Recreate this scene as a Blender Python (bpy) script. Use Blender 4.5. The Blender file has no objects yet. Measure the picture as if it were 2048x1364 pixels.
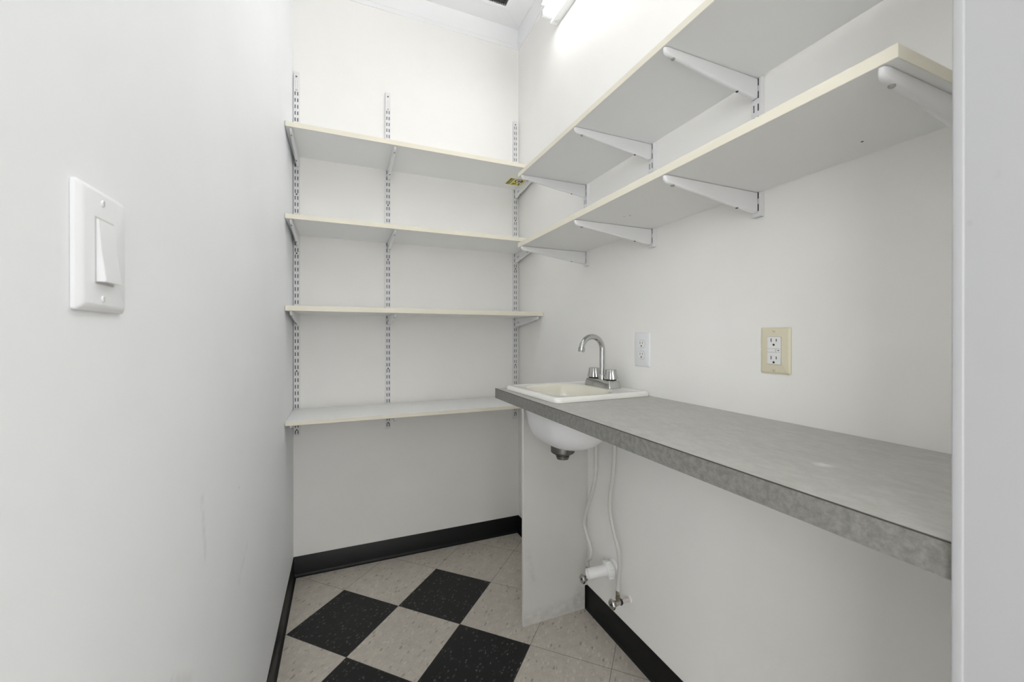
import bpy, bmesh, math, random
from mathutils import Vector, Matrix

C = bpy.context.scene
COL = C.collection
PI = math.pi
R = math.radians

# ------------------------------------------------------------------ camera
cd = bpy.data.cameras.new('camera')
cam = bpy.data.objects.new('camera', cd)
COL.objects.link(cam)
cam.location = (0.0, 0.0, 1.1803)
cam.rotation_euler = (R(90 - 0.1056), 0, R(-22.833))
cd.sensor_width = 36.0
cd.lens = 809.63 / 2048 * 36.0
cd.shift_y = -8.13 / 2048
cd.clip_start = 0.02
cd.dof.use_dof = True
cd.dof.focus_distance = 1.75
cd.dof.aperture_fstop = 8.0
C.camera = cam

# ------------------------------------------------------------------ world, added hall fill light, exposure
w = bpy.data.worlds.new('world'); C.world = w; w.use_nodes = True
w.node_tree.nodes['Background'].inputs[0].default_value = (0.9, 0.95, 1.0, 1)
w.node_tree.nodes['Background'].inputs[1].default_value = 0.05
C.view_settings.view_transform = 'Standard'
C.view_settings.look = 'None'
C.view_settings.gamma = 1.0
C.view_settings.use_curve_mapping = False
C.view_settings.exposure = 0.12
C.cycles.diffuse_bounces = 10
C.cycles.max_bounces = 14

TUBE_STRENGTH = 16.0
# two unseen fill lights added behind the doorway to brighten the room
def fill_light(name, loc, rot, sx, sy, power):
    l = bpy.data.lights.new(name, 'AREA')
    l.shape = 'RECTANGLE'; l.size = sx; l.size_y = sy
    l.energy = power; l.color = (0.945, 0.972, 1.0)
    o = bpy.data.objects.new(name, l); COL.objects.link(o)
    o.location = loc; o.rotation_euler = [R(v) for v in rot]
fill_light('hall_far_fill_light', (0.75, -2.70, 1.45), (90, 0, 0), 2.2, 1.7, 27.0)
fill_light('hall_side_fill_light', (-1.28, -1.75, 1.40), (0, -90, 0), 1.7, 1.7, 42.0)

# ------------------------------------------------------------------ sizes
xL, xR, yB = -0.2172, 0.9841, 2.237
yF, yH = 0.200, 0.085          # front wall, inner and outer face
zC = 3.03
BH = 0.100

# ------------------------------------------------------------------ materials
def mat(name, col, rough=0.5, metal=0.0, spec=0.5, coat=0.0):
    m = bpy.data.materials.new(name); m.use_nodes = True
    b = m.node_tree.nodes['Principled BSDF']
    b.inputs['Base Color'].default_value = (*col, 1)
    b.inputs['Roughness'].default_value = rough
    b.inputs['Metallic'].default_value = metal
    b.inputs['Specular IOR Level'].default_value = spec
    b.inputs['Coat Weight'].default_value = coat
    return m

def N(m, t, **kw):
    n = m.node_tree.nodes.new(t)
    for k, v in kw.items(): setattr(n, k, v)
    return n

def LK(m, a, b): m.node_tree.links.new(a, b)

def setin(m, sock, v):
    if isinstance(v, bpy.types.NodeSocket): LK(m, v, sock)
    else: sock.default_value = v

def MA(m, op, a, b=0.0, clamp=False):
    n = N(m, 'ShaderNodeMath', operation=op); n.use_clamp = clamp
    setin(m, n.inputs[0], a); setin(m, n.inputs[1], b)
    return n.outputs[0]

def MIX(m, f, a, b):
    n = N(m, 'ShaderNodeMix', data_type='RGBA')
    setin(m, n.inputs[0], f)
    setin(m, n.inputs[6], a if isinstance(a, bpy.types.NodeSocket) else (*a, 1))
    setin(m, n.inputs[7], b if isinstance(b, bpy.types.NodeSocket) else (*b, 1))
    return n.outputs[2]

def bsdf(m): return m.node_tree.nodes['Principled BSDF']

def coords(m, scale=(1, 1, 1), rot=(0, 0, 0), loc=(0, 0, 0)):
    tc = N(m, 'ShaderNodeTexCoord'); mp = N(m, 'ShaderNodeMapping')
    mp.inputs['Scale'].default_value = scale; mp.inputs['Rotation'].default_value = rot
    mp.inputs['Location'].default_value = loc
    LK(m, tc.outputs['Object'], mp.inputs[0])
    return mp.outputs[0]

def noise(m, vec, scale, detail=3, rough=0.55):
    n = N(m, 'ShaderNodeTexNoise')
    n.inputs['Scale'].default_value = scale; n.inputs['Detail'].default_value = detail
    n.inputs['Roughness'].default_value = rough
    if vec is not None: LK(m, vec, n.inputs['Vector'])
    return n.outputs['Fac']

def ramp(m, f, lo, hi):
    n = N(m, 'ShaderNodeMapRange'); n.clamp = True
    setin(m, n.inputs[0], f)
    n.inputs[1].default_value = lo; n.inputs[2].default_value = hi
    return n.outputs[0]

def bump(m, h, strength, dist):
    b = N(m, 'ShaderNodeBump'); b.inputs['Strength'].default_value = strength; b.inputs['Distance'].default_value = dist
    LK(m, h, b.inputs['Height']); LK(m, b.outputs[0], bsdf(m).inputs['Normal'])

def paint(name, col, rough=0.55, mottled=0.012, bstr=0.10, marks=()):
    """rolled wall paint; marks = scuffs (x0,y0,z0,x1,y1,z1,radius,amount)"""
    m = mat(name, col, rough, spec=0.3)
    v = coords(m)
    n1 = noise(m, v, 3.0, 3); n2 = noise(m, v, 260.0, 2)
    d = tuple(max(0, c - mottled * 2) for c in col)
    c = MIX(m, ramp(m, n1, 0.3, 0.7), col, d)
    for (p, q, rad, amt, dk) in marks:
        p = Vector(p); q = Vector(q); ax = (q - p); L = ax.length; ax = ax / L
        wob = noise(m, v, 45.0, 4)
        s = N(m, 'ShaderNodeVectorMath', operation='SUBTRACT'); LK(m, v, s.inputs[0]); s.inputs[1].default_value = p
        dt = N(m, 'ShaderNodeVectorMath', operation='DOT_PRODUCT'); LK(m, s.outputs[0], dt.inputs[0]); dt.inputs[1].default_value = ax
        t = MA(m, 'MINIMUM', MA(m, 'MAXIMUM', dt.outputs['Value'], 0.0), L)
        sc = N(m, 'ShaderNodeVectorMath', operation='SCALE'); sc.inputs[0].default_value = ax; LK(m, t, sc.inputs['Scale'])
        df = N(m, 'ShaderNodeVectorMath', operation='DISTANCE'); LK(m, s.outputs[0], df.inputs[0]); LK(m, sc.outputs[0], df.inputs[1])
        k = ramp(m, df.outputs['Value'], rad, rad * 0.25)
        k = MA(m, 'MULTIPLY', k, ramp(m, wob, 0.35, 0.6))
        c = MIX(m, MA(m, 'MULTIPLY', k, amt), c, dk)
    LK(m, c, bsdf(m).inputs['Base Color'])
    bump(m, n2, bstr, 0.0006)
    return m

GREYMARK = (0.25, 0.24, 0.23)
M = {}
M['wall'] = paint('off_white_wall_paint', (0.872, 0.864, 0.842))
M['wall_left'] = paint('left_wall_paint_cool_lit', (0.842, 0.856, 0.878), marks=[  # wall paint with the cooler light on this side tinted in
    ((xL, 1.098, 0.840), (xL, 1.100, 0.833), 0.004, 0.9, GREYMARK),
    ((xL, 0.832, 0.905), (xL, 0.850, 0.800), 0.012, 0.15, GREYMARK),
    ((xL, 0.700, 0.700), (xL, 0.780, 0.640), 0.015, 0.10, GREYMARK),
    ((xL, 1.10, 0.62), (xL, 1.18, 0.66), 0.014, 0.10, GREYMARK)])
M['trim'] = paint('white_gloss_trim_paint', (0.85, 0.855, 0.865), 0.32, 0.004, 0.03)
M['jamb'] = paint('door_frame_paint_shaded', (0.42, 0.425, 0.437), 0.35, 0.006, 0.04, marks=[  # white frame paint greyed to stand in for the weaker light on it
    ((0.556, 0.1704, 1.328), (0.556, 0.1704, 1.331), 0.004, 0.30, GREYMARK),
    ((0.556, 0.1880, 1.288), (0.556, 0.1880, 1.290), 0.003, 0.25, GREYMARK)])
M['ceil'] = paint('white_ceiling_paint', (0.86, 0.86, 0.86), 0.7, 0.005, 0.05)
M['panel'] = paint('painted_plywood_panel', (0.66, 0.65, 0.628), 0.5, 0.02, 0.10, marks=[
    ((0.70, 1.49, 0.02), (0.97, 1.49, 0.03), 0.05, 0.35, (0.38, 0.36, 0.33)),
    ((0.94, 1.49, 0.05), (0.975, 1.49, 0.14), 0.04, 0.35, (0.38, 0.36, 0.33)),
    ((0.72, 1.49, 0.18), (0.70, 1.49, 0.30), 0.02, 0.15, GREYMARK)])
M['panel_edge'] = paint('plywood_edge_lit', (0.88, 0.87, 0.845), 0.5, 0.02, 0.05)  # panel paint made lighter for the light falling on this edge
M['cove'] = mat('black_vinyl_cove_base', (0.0055, 0.0055, 0.0057), 0.42, spec=0.30)
M['melamine'] = paint('white_melamine', (0.82, 0.822, 0.815), 0.35, 0.01, 0.02)
M['almond'] = paint('almond_edge_band', (0.79, 0.755, 0.645), 0.40, 0.02, 0.02)
M['steel_white'] = mat('white_powder_coat', (0.76, 0.76, 0.77), 0.35)
M['dark'] = mat('rail_slot_shade', (0.035, 0.035, 0.036), 0.6)
M['hole'] = mat('dark_hole', (0.012, 0.012, 0.012), 0.7)
M['zinc'] = mat('zinc_screw', (0.45, 0.44, 0.42), 0.3, 1.0)
M['chrome'] = mat('polished_chrome', (0.52, 0.52, 0.51), 0.09, 1.0)
M['chrome_dull'] = mat('dull_chrome', (0.50, 0.49, 0.46), 0.25, 1.0)
M['drain_metal'] = mat('tarnished_drain_metal', (0.15, 0.146, 0.135), 0.4, 0.85)
M['pvc'] = mat('white_plastic_pipe', (0.86, 0.86, 0.86), 0.3)
M['hose'] = mat('light_grey_vinyl_hose', (0.62, 0.61, 0.58), 0.35)
M['brass'] = mat('dull_brass_fitting', (0.30, 0.26, 0.17), 0.4, 0.9)
M['rubber'] = mat('black_rubber', (0.01, 0.01, 0.01), 0.5)
M['stubpipe'] = mat('painted_copper_stub', (0.62, 0.57, 0.55), 0.4)
M['plate_white'] = mat('white_wall_plate', (0.80, 0.81, 0.835), 0.28)
M['plate_shadow'] = mat('switch_frame_recess', (0.55, 0.55, 0.54), 0.4)
M['plate_almond'] = mat('almond_wall_plate', (0.72, 0.675, 0.51), 0.3)
M['device_white'] = mat('white_device_plastic', (0.82, 0.82, 0.81), 0.3)
M['enamel_in'] = mat('cream_enamel', (0.84, 0.82, 0.715), 0.12, coat=0.4)
M['enamel_rim'] = mat('off_white_enamel', (0.86, 0.855, 0.82), 0.15, coat=0.3)
M['enamel_out'] = mat('white_enamel_underside', (0.80, 0.805, 0.82), 0.28)
M['yellow'] = mat('yellow_sticker_paper', (0.74, 0.67, 0.17), 0.5)
M['white_paper'] = mat('white_sticker_paper', (0.82, 0.80, 0.80), 0.5)
M['black_ink'] = mat('black_ink', (0.015, 0.014, 0.012), 0.6)
M['grey_ink'] = mat('grey_ink', (0.33, 0.33, 0.35), 0.6)
M['grille'] = mat('grey_vent_grille', (0.11, 0.11, 0.115), 0.6)
M['housing'] = mat('white_fixture_enamel', (0.78, 0.79, 0.79), 0.3)
M['seam'] = mat('dark_laminate_seam', (0.05, 0.043, 0.034), 0.5)

# fluorescent tubes give off light
m = bpy.data.materials.new('fluorescent_tube'); m.use_nodes = True
nt = m.node_tree; nt.nodes.remove(nt.nodes['Principled BSDF'])
em = nt.nodes.new('ShaderNodeEmission'); em.inputs[0].default_value = (1.0, 0.992, 0.975, 1); em.inputs[1].default_value = TUBE_STRENGTH
nt.links.new(em.outputs[0], nt.nodes['Material Output'].inputs[0]); M['tube'] = m

# grey laminate
def laminate(name, a, b, dark, stretch, spot=None):
    m = mat(name, a, 0.42)
    v = coords(m, stretch)
    n1 = noise(m, v, 90.0, 5, 0.72); n2 = noise(m, v, 420.0, 2, 0.6); n3 = noise(m, coords(m), 7.0, 3)
    c = MIX(m, ramp(m, n1, 0.38, 0.64), a, b)
    c = MIX(m, MA(m, 'MULTIPLY', ramp(m, n2, 0.55, 0.75), 0.35), c, dark)
    c = MIX(m, MA(m, 'MULTIPLY', ramp(m, n3, 0.4, 0.7), 0.22), c, b)
    if spot:      # dried white spill
        ds = N(m, 'ShaderNodeVectorMath', operation='DISTANCE'); LK(m, coords(m), ds.inputs[0]); ds.inputs[1].default_value = spot
        wob = noise(m, coords(m), 130.0, 4, 0.7)
        k = MA(m, 'ADD', MA(m, 'MULTIPLY', ds.outputs['Value'], 36.0), MA(m, 'MULTIPLY', wob, 1.1))
        c = MIX(m, MA(m, 'MULTIPLY', ramp(m, k, 1.15, 0.55), 0.85), c, (0.80, 0.80, 0.78))
    LK(m, c, bsdf(m).inputs['Base Color'])
    return m
M['laminate'] = laminate('grey_laminate_top_lit', (0.44, 0.433, 0.408), (0.52, 0.512, 0.486), (0.345, 0.338, 0.316), (0.8, 0.35, 1), (0.712 - 0.7734, 0.405 - 0.8544, 0.0383))
M['laminate_edge'] = laminate('grey_laminate_edge_shaded', (0.160, 0.156, 0.145), (0.245, 0.239, 0.224), (0.110, 0.107, 0.099), (1, 1, 1))  # same laminate as the top; its light and the edge's shade are coloured in

# vinyl composition tile: object coordinates of the floor are tile units
T = 0.3048
m = mat('speckled_vinyl_floor_tile', (0.4, 0.37, 0.33), 0.42, spec=0.38)
v = coords(m, (1 / T, 1 / T, 1))
sx = N(m, 'ShaderNodeSeparateXYZ'); LK(m, v, sx.inputs[0])
u_, v_ = sx.outputs[0], sx.outputs[1]
iu, jv = MA(m, 'FLOOR', u_), MA(m, 'FLOOR', v_)
fu, fv = MA(m, 'FRACT', u_), MA(m, 'FRACT', v_)
ssum, sdif = MA(m, 'ADD', iu, jv), MA(m, 'SUBTRACT', iu, jv)
even = MA(m, 'LESS_THAN', MA(m, 'FRACT', MA(m, 'ADD', MA(m, 'MULTIPLY', ssum, 0.5), 8.001)), 0.25)
blk = MA(m, 'MULTIPLY', even, MA(m, 'MULTIPLY', MA(m, 'GREATER_THAN', sdif, -2.5), MA(m, 'MULTIPLY', MA(m, 'LESS_THAN', sdif, 0.5), MA(m, 'LESS_THAN', ssum, 0.5))))
edge = MA(m, 'MINIMUM', MA(m, 'MINIMUM', fu, MA(m, 'SUBTRACT', 1.0, fu)), MA(m, 'MINIMUM', fv, MA(m, 'SUBTRACT', 1.0, fv)))
seam = ramp(m, edge, 0.0042, 0.0016)
wn = N(m, 'ShaderNodeTexWhiteNoise', noise_dimensions='2D')
cmb = N(m, 'ShaderNodeCombineXYZ'); LK(m, iu, cmb.inputs[0]); LK(m, jv, cmb.inputs[1]); LK(m, cmb.outputs[0], wn.inputs['Vector'])
tone = wn.outputs['Value']
def flecks(scale, sx_, rot, lo, hi, seed):
    vv = coords(m, (scale * sx_, scale, 1), (0, 0, rot), (seed, seed * 0.37, 0))
    nz = N(m, 'ShaderNodeTexNoise'); nz.inputs['Scale'].default_value = 0.6; nz.inputs['Detail'].default_value = 2
    LK(m, vv, nz.inputs['Vector'])
    ad = N(m, 'ShaderNodeVectorMath', operation='ADD'); LK(m, vv, ad.inputs[0]); LK(m, nz.outputs['Color'], ad.inputs[1])
    vo = N(m, 'ShaderNodeTexVoronoi'); vo.inputs['Scale'].default_value = 1.0; LK(m, ad.outputs[0], vo.inputs['Vector'])
    sp = N(m, 'ShaderNodeSeparateColor'); LK(m, vo.outputs['Color'], sp.inputs[0])
    return MA(m, 'MULTIPLY', ramp(m, sp.outputs[0], lo, hi), ramp(m, vo.outputs['Distance'], 0.50, 0.34))
v0 = coords(m)
big = noise(m, v0, 26.0, 4, 0.65); fine = noise(m, v0, 120.0, 3, 0.7)
beige = MIX(m, ramp(m, big, 0.35, 0.66), (0.59, 0.545, 0.482), (0.50, 0.46, 0.405))
beige = MIX(m, MA(m, 'MULTIPLY', ramp(m, fine, 0.5, 0.75), 0.45), beige, (0.33, 0.295, 0.255))
beige = MIX(m, MA(m, 'MULTIPLY', flecks(110, 0.42, 0.5, 0.78, 0.90, 3.1), 0.55), beige, (0.70, 0.66, 0.60))
beige = MIX(m, MA(m, 'MULTIPLY', flecks(105, 0.45, -0.4, 0.86, 0.93, 8.7), 0.62), beige, (0.22, 0.185, 0.15))
beige = MIX(m, MA(m, 'MULTIPLY', tone, 0.16), beige, (0.34, 0.31, 0.28))
black = MIX(m, ramp(m, fine, 0.45, 0.8), (0.006, 0.006, 0.0065), (0.012, 0.012, 0.012))
black = MIX(m, MA(m, 'MULTIPLY', flecks(120, 0.5, 0.3, 0.86, 0.94, 5.2), 0.5), black, (0.10, 0.10, 0.097))
black = MIX(m, MA(m, 'MULTIPLY', flecks(150, 0.6, -0.7, 0.88, 0.93, 1.9), 0.6), black, (0.17, 0.17, 0.165))
c = MIX(m, blk, beige, black)
c = MIX(m, MA(m, 'MULTIPLY', seam, 0.85), c, (0.05, 0.045, 0.04))
LK(m, c, bsdf(m).inputs['Base Color'])
bump(m, seam, -0.25, 0.0008)
M['floor'] = m

# ------------------------------------------------------------------ mesh helpers
def link(name, bm, mats, parent=None, smooth=False, loc=(0, 0, 0), rot=(0, 0, 0), auto=35):
    me = bpy.data.meshes.new(name)
    bmesh.ops.recalc_face_normals(bm, faces=bm.faces)
    bm.to_mesh(me); bm.free()
    for k in (mats if isinstance(mats, (list, tuple)) else [mats]): me.materials.append(k)
    if smooth:
        for p in me.polygons: p.use_smooth = True
        me.set_sharp_from_angle(angle=R(auto))
    o = bpy.data.objects.new(name, me); COL.objects.link(o)
    o.location = loc; o.rotation_euler = rot
    if parent: o.parent = parent
    return o

def tag(o, label=None, cat=None, group=None, kind=None):
    if label: o['label'] = label
    if cat: o['category'] = cat
    if group: o['group'] = group
    if kind: o['kind'] = kind
    return o

def thing(name, label, cat, loc=(0, 0, 0), rotz=0, group=None):
    o = bpy.data.objects.new(name, None); COL.objects.link(o)
    o.empty_display_size = 0.05
    o.location = loc; o.rotation_euler = (0, 0, rotz)
    return tag(o, label, cat, group)

def copy_thing(o, loc, rotz, label, group=None):
    c = o.copy(); COL.objects.link(c); c.location = loc; c.rotation_euler = (0, 0, rotz)
    c['label'] = label
    if group: c['group'] = group
    for ch in o.children:
        d = ch.copy(); COL.objects.link(d); d.parent = c
        for g in ch.children:
            e = g.copy(); COL.objects.link(e); e.parent = d
    return c

def box(bm, a, b, bev=0.0, mi=0, seg=2):
    vs = [bm.verts.new((x, y, z)) for x in (a[0], b[0]) for y in (a[1], b[1]) for z in (a[2], b[2])]
    idx = [(0, 1, 3, 2), (4, 6, 7, 5), (0, 4, 5, 1), (2, 3, 7, 6), (0, 2, 6, 4), (1, 5, 7, 3)]
    fs = [bm.faces.new([vs[i] for i in f]) for f in idx]
    for f in fs: f.material_index = mi
    if bev:
        es = list({e for f in fs for e in f.edges})
        r = bmesh.ops.bevel(bm, geom=es, offset=bev, segments=seg, affect='EDGES', profile=0.5)
        for f in r['faces']: f.material_index = mi
    return fs

def loft(bm, loops, cap0=False, cap1=False, mi=0, closed=True):
    vl = [[bm.verts.new(p) for p in lp] for lp in loops]
    n = len(loops[0])
    out = []
    for k, (a, b) in enumerate(zip(vl, vl[1:])):
        mm = mi[k] if isinstance(mi, (list, tuple)) else mi
        for i in range(n if closed else n - 1):
            j = (i + 1) % n
            try:
                f = bm.faces.new((a[i], a[j], b[j], b[i])); f.material_index = mm; out.append(f)
            except ValueError: pass
    m0 = mi[0] if isinstance(mi, (list, tuple)) else mi
    m1 = mi[-1] if isinstance(mi, (list, tuple)) else mi
    if cap0: bm.faces.new(vl[0][::-1]).material_index = m0
    if cap1: bm.faces.new(vl[-1]).material_index = m1
    return vl

def ring(cx, cy, z, r, n=32, f=None):
    return [(cx + (r * (f(t) if f else 1)) * math.cos(t), cy + (r * (f(t) if f else 1)) * math.sin(t), z) for t in (2 * PI * i / n for i in range(n))]

def rrect(cx, cy, z, hx, hy, r, k=10):
    r = min(r, hx * 0.999, hy * 0.999); pts = []
    for (qx, qy, a0) in ((1, 1, 0), (-1, 1, PI / 2), (-1, -1, PI), (1, -1, 1.5 * PI)):
        for i in range(k):
            a = a0 + PI / 2 * i / (k - 1)
            pts.append((cx + qx * (hx - r) + r * math.cos(a), cy + qy * (hy - r) + r * math.sin(a), z))
    return pts

def lathe(bm, prof, n=32, mi=0, mtx=None, cap0=True, cap1=True, f=None):
    """prof: (radius, height) along +Z"""
    loops = [ring(0, 0, h, r, n, f) for r, h in prof]
    if mtx is not None: loops = [[tuple(mtx @ Vector(p)) for p in lp] for lp in loops]
    loft(bm, loops, cap0, cap1, mi)

def axis(p, d):
    """matrix taking +Z to d at p"""
    return Matrix.Translation(Vector(p)) @ Vector(d).to_track_quat('Z', 'Y').to_matrix().to_4x4()

def smooth_path(pts, n=8):
    P = [Vector(p) for p in pts]; P = [P[0] * 2 - P[1]] + P + [P[-1] * 2 - P[-2]]
    out = []
    for i in range(1, len(P) - 2):
        for k in range(n):
            t = k / n; a, b, c, d = P[i - 1:i + 3]
            out.append(0.5 * ((2 * b) + (c - a) * t + (2 * a - 5 * b + 4 * c - d) * t * t + (3 * b - a - 3 * c + d) * t ** 3))
    out.append(P[-2]); return out

def tube(bm, path, r, n=16, mi=0, caps=True):
    path = [Vector(p) for p in path]
    loops = []; ref = None
    for i, p in enumerate(path):
        t = (path[min(i + 1, len(path) - 1)] - path[max(i - 1, 0)]).normalized()
        if ref is None:
            ref = Vector((1, 0, 0)) if abs(t.x) < 0.9 else Vector((0, 1, 0))
        u = (ref - t * ref.dot(t)).normalized(); ref = u; vv = t.cross(u)
        rr = r[i] if isinstance(r, (list, tuple)) else r
        loops.append([tuple(p + (u * math.cos(a) + vv * math.sin(a)) * rr) for a in (2 * PI * k / n for k in range(n))])
    loft(bm, loops, caps, caps, mi)

def disc_hole(bm, p, d, r, h=0.0008, n=16, mi=0):
    lathe(bm, [(r, 0), (r, h)], n, mi, axis(p, d))

def B(): return bmesh.new()

# ------------------------------------------------------------------ the room
def struct(name, bm, mats, smooth=False, **k):
    o = link(name, bm, mats, smooth=smooth, **k); o['kind'] = 'structure'; return o

TH = 0.12
HX0, HX1, HY0, HZ = -1.3, 2.0, -2.8, 2.70     # hall behind the doorway
# floor: object axes run along the tile grid
bm = B()
TA = R(45.616); u0, v0_ = 0.4463, 1.6102
ca, sa = math.cos(-TA), math.sin(-TA)
def tl(x, y):
    x -= u0; y -= v0_
    return (x * ca - y * sa, x * sa + y * ca, 0)
bm.faces.new([bm.verts.new(tl(*p)) for p in ((HX0, HY0), (HX1, HY0), (HX1, yB + TH), (HX0, yB + TH))])
struct('floor', bm, M['floor'], loc=(u0, v0_, 0), rot=(0, 0, TA))

bm = B(); box(bm, (xL - TH, yB, 0), (xR + TH, yB + TH, zC + 0.06)); struct('wall_back', bm, M['wall'])
bm = B(); box(bm, (xL - TH, yH, 0), (xL, yB, zC + 0.06)); struct('wall_left', bm, M['wall_left'])
bm = B(); box(bm, (xR, yH, 0), (xR + TH, yB, zC + 0.06)); struct('wall_right', bm, M['wall'])
# front wall with the doorway the picture is taken through
DX0, DX1, DZ = -0.205, 0.570, 2.10
bm = B()
box(bm, (DX1, yH, 0), (xR, yF, zC + 0.06)); box(bm, (xL, yH, DZ), (DX1, yF, zC + 0.06))
struct('wall_front', bm, M['wall'])
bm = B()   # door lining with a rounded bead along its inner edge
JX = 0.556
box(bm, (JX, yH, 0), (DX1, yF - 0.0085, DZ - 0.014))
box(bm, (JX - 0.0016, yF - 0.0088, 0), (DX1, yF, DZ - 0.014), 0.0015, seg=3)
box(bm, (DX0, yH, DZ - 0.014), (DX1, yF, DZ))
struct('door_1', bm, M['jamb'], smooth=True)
# ceiling, frieze and ceiling border
bm = B(); box(bm, (xL, yF, zC), (xR, yB, zC + 0.06)); struct('ceiling', bm, M['ceil'])
bm = B()
prof = [(0.0, 2.900), (0.0040, 2.900), (0.0052, 2.9015), (0.0052, 2.918), (0.0040, 2.9200), (0.0040, 2.9225), (0.0062, 2.9245), (0.0070, 2.928), (0.0070, zC - 0.0002), (0.0, zC - 0.0002)]
loops = []
for (cx, cy, sx_, sy_) in ((xL, yB, 1, -1), (xR, yB, -1, -1), (xR, yF, -1, 1), (xL, yF, 1, 1), (xL, yB, 1, -1)):
    loops.append([(cx + sx_ * d, cy + sy_ * d, z) for d, z in prof])
loft(bm, loops, closed=False)
struct('trim_1', bm, M['trim'])
bm = B()
W1, D0 = 0.116, 0.0078
zb0, zb1 = zC - 0.010, zC - 0.0004
a0, a1, b0, b1 = xL + D0, xR - D0, yF + D0, yB - D0
ai0, ai1, bi0, bi1 = xL + W1, xR - W1, yF + W1, yB - W1
g = 0.0007
def board(pts):
    lo = [bm.verts.new((x, y, zb0)) for x, y in pts]; hi = [bm.verts.new((x, y, zb1)) for x, y in pts]
    bm.faces.new(lo[::-1]); bm.faces.new(hi)
    for i in range(4): bm.faces.new((lo[i], lo[(i + 1) % 4], hi[(i + 1) % 4], hi[i]))
board([(a0 + g, b1), (a1 - g, b1), (ai1 - g, bi1), (ai0 + g, bi1)])
board([(a1, b1 - g), (a1, b0 + g), (ai1, bi0 + g), (ai1, bi1 - g)])
board([(a1 - g, b0), (a0 + g, b0), (ai0 + g, bi0), (ai1 - g, bi0)])
board([(a0, b0 + g), (a0, b1 - g), (ai0, bi1 - g), (ai0, bi0 + g)])
struct('trim_2', bm, M['trim'])

# black cove base
def cove(name, p, q, inward, start_in=0.0):
    bm = B()
    pr = [(0.0002, 0.0), (0.0, BH), (0.0022, BH), (0.0032, BH - 0.0015), (0.0032, 0.016), (0.0042, 0.010), (0.0072, 0.005), (0.0125, 0.0022), (0.0125, 0.0003)]
    ix, iy = inward
    loops = [[(c[0] + ix * d, c[1] + iy * d, z) for d, z in pr] for c in (p, q)]
    loft(bm, loops, True, True)
    return struct(name, bm, M['cove'], smooth=True, auto=50)
cove('baseboard_back', (xL + 0.0002, yB), (xR - 0.0002, yB), (0, -1))
cove('baseboard_left', (xL, yF), (xL, yB - 0.0034), (1, 0))
cove('baseboard_right', (xR, yF), (xR, yB - 0.0034), (-1, 0))

# hall behind the camera (unseen, bounces the added fill light through the doorway)
bm = B(); box(bm, (HX0, HY0 - 0.1, 0), (HX1, HY0, HZ)); struct('wall_hall_far', bm, M['wall'])
bm = B(); box(bm, (HX0 - 0.1, HY0, 0), (HX0, yH, HZ)); struct('wall_hall_left', bm, M['wall'])
bm = B(); box(bm, (HX1, HY0, 0), (HX1 + 0.1, yH, HZ)); struct('wall_hall_right', bm, M['wall'])
bm = B(); box(bm, (HX0, yH - 0.0005, 0), (xL - TH, yH + 0.1, HZ)); box(bm, (xR + TH, yH - 0.0005, 0), (HX1, yH + 0.1, HZ)); struct('wall_hall_near', bm, M['wall'])
bm = B(); box(bm, (HX0, HY0, HZ), (HX1, yH, HZ + 0.1)); struct('ceiling_hall', bm, M['ceil'])

# ------------------------------------------------------------------ ceiling vent
vx1, vy1 = xR - W1 - 0.0006, yB - W1 - 0.0006
vx0, vy0 = vx1 - 0.62, vy1 - 0.62
t = thing('ceiling_vent', 'grey ceiling vent grille in a white frame, set in the ceiling by the strip light', 'vent', ((vx0 + vx1) / 2, (vy0 + vy1) / 2, zC))
bm = B(); h = 0.31; fw = 0.024
for (a, b) in (((-h, -h), (h, -h + fw)), ((-h, h - fw), (h, h)), ((-h, -h + fw), (-h + fw, h - fw)), ((h - fw, -h + fw), (h, h - fw))):
    box(bm, (a[0], a[1], -0.0125), (b[0], b[1], -0.0005), 0.0012)
link('frame', bm, M['trim'], t)
bm = B(); k = h - fw - 0.0004
box(bm, (-k, -k, -0.0022), (k, k, -0.0006))
nb = 44
for i in range(1, nb):
    p = -k + 2 * k * i / nb
    box(bm, (p - 0.0006, -k, -0.0115), (p + 0.0006, k, -0.0023))
    box(bm, (-k, p - 0.0006, -0.0115), (k, p + 0.0006, -0.0023))
link('grille', bm, M['grille'], t)

# ------------------------------------------------------------------ strip light on the right wall
LY1, LY0, LZ = 1.760, 0.250, 2.713
t = thing('strip_light', 'lit two-tube fluorescent strip light mounted on the right wall under the ceiling', 'lamp', (xR - 0.0004, (LY0 + LY1) / 2, LZ))
hl_ = (LY1 - LY0) / 2
bm = B(); box(bm, (-0.038, -hl_, 0), (0, hl_, 0.112), 0.003)
for (py, pz) in ((hl_, 0.03), (hl_, 0.06)): pass
link('housing', bm, M['housing'], t)
for s in (-1, 1):
    for zz in (0.026, 0.086):
        bm = B()
        y0, y1 = sorted((s * (hl_ - 0.004), s * (hl_ - 0.024)))
        box(bm, (-0.092, y0, zz - 0.012), (-0.0385, y1, zz + 0.012), 0.002)
        link('tube_socket', bm, M['housing'], t)
for zz in (0.026, 0.086):
    bm = B(); lathe(bm, [(0.012, 0), (0.019, 0.008), (0.019, 2 * (hl_ - 0.0245) - 0.008), (0.012, 2 * (hl_ - 0.0245))], 20, 0, axis((-0.073, -(hl_ - 0.0245), zz), (0, 1, 0)))
    link('tube', bm, M['tube'], t, True)
bm = B()
for (dx, dz) in ((-0.012, 0.018), (-0.02, 0.03), (-0.012, 0.04), (-0.026, 0.02), (-0.02, 0.012)):
    disc_hole(bm, (dx, hl_ - 0.012 - (dz * 0.6), -0.0006), (0, 0, 1), 0.0022, 0.0005, 10)
link('knockout', bm, M['grey_ink'], t)

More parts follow.
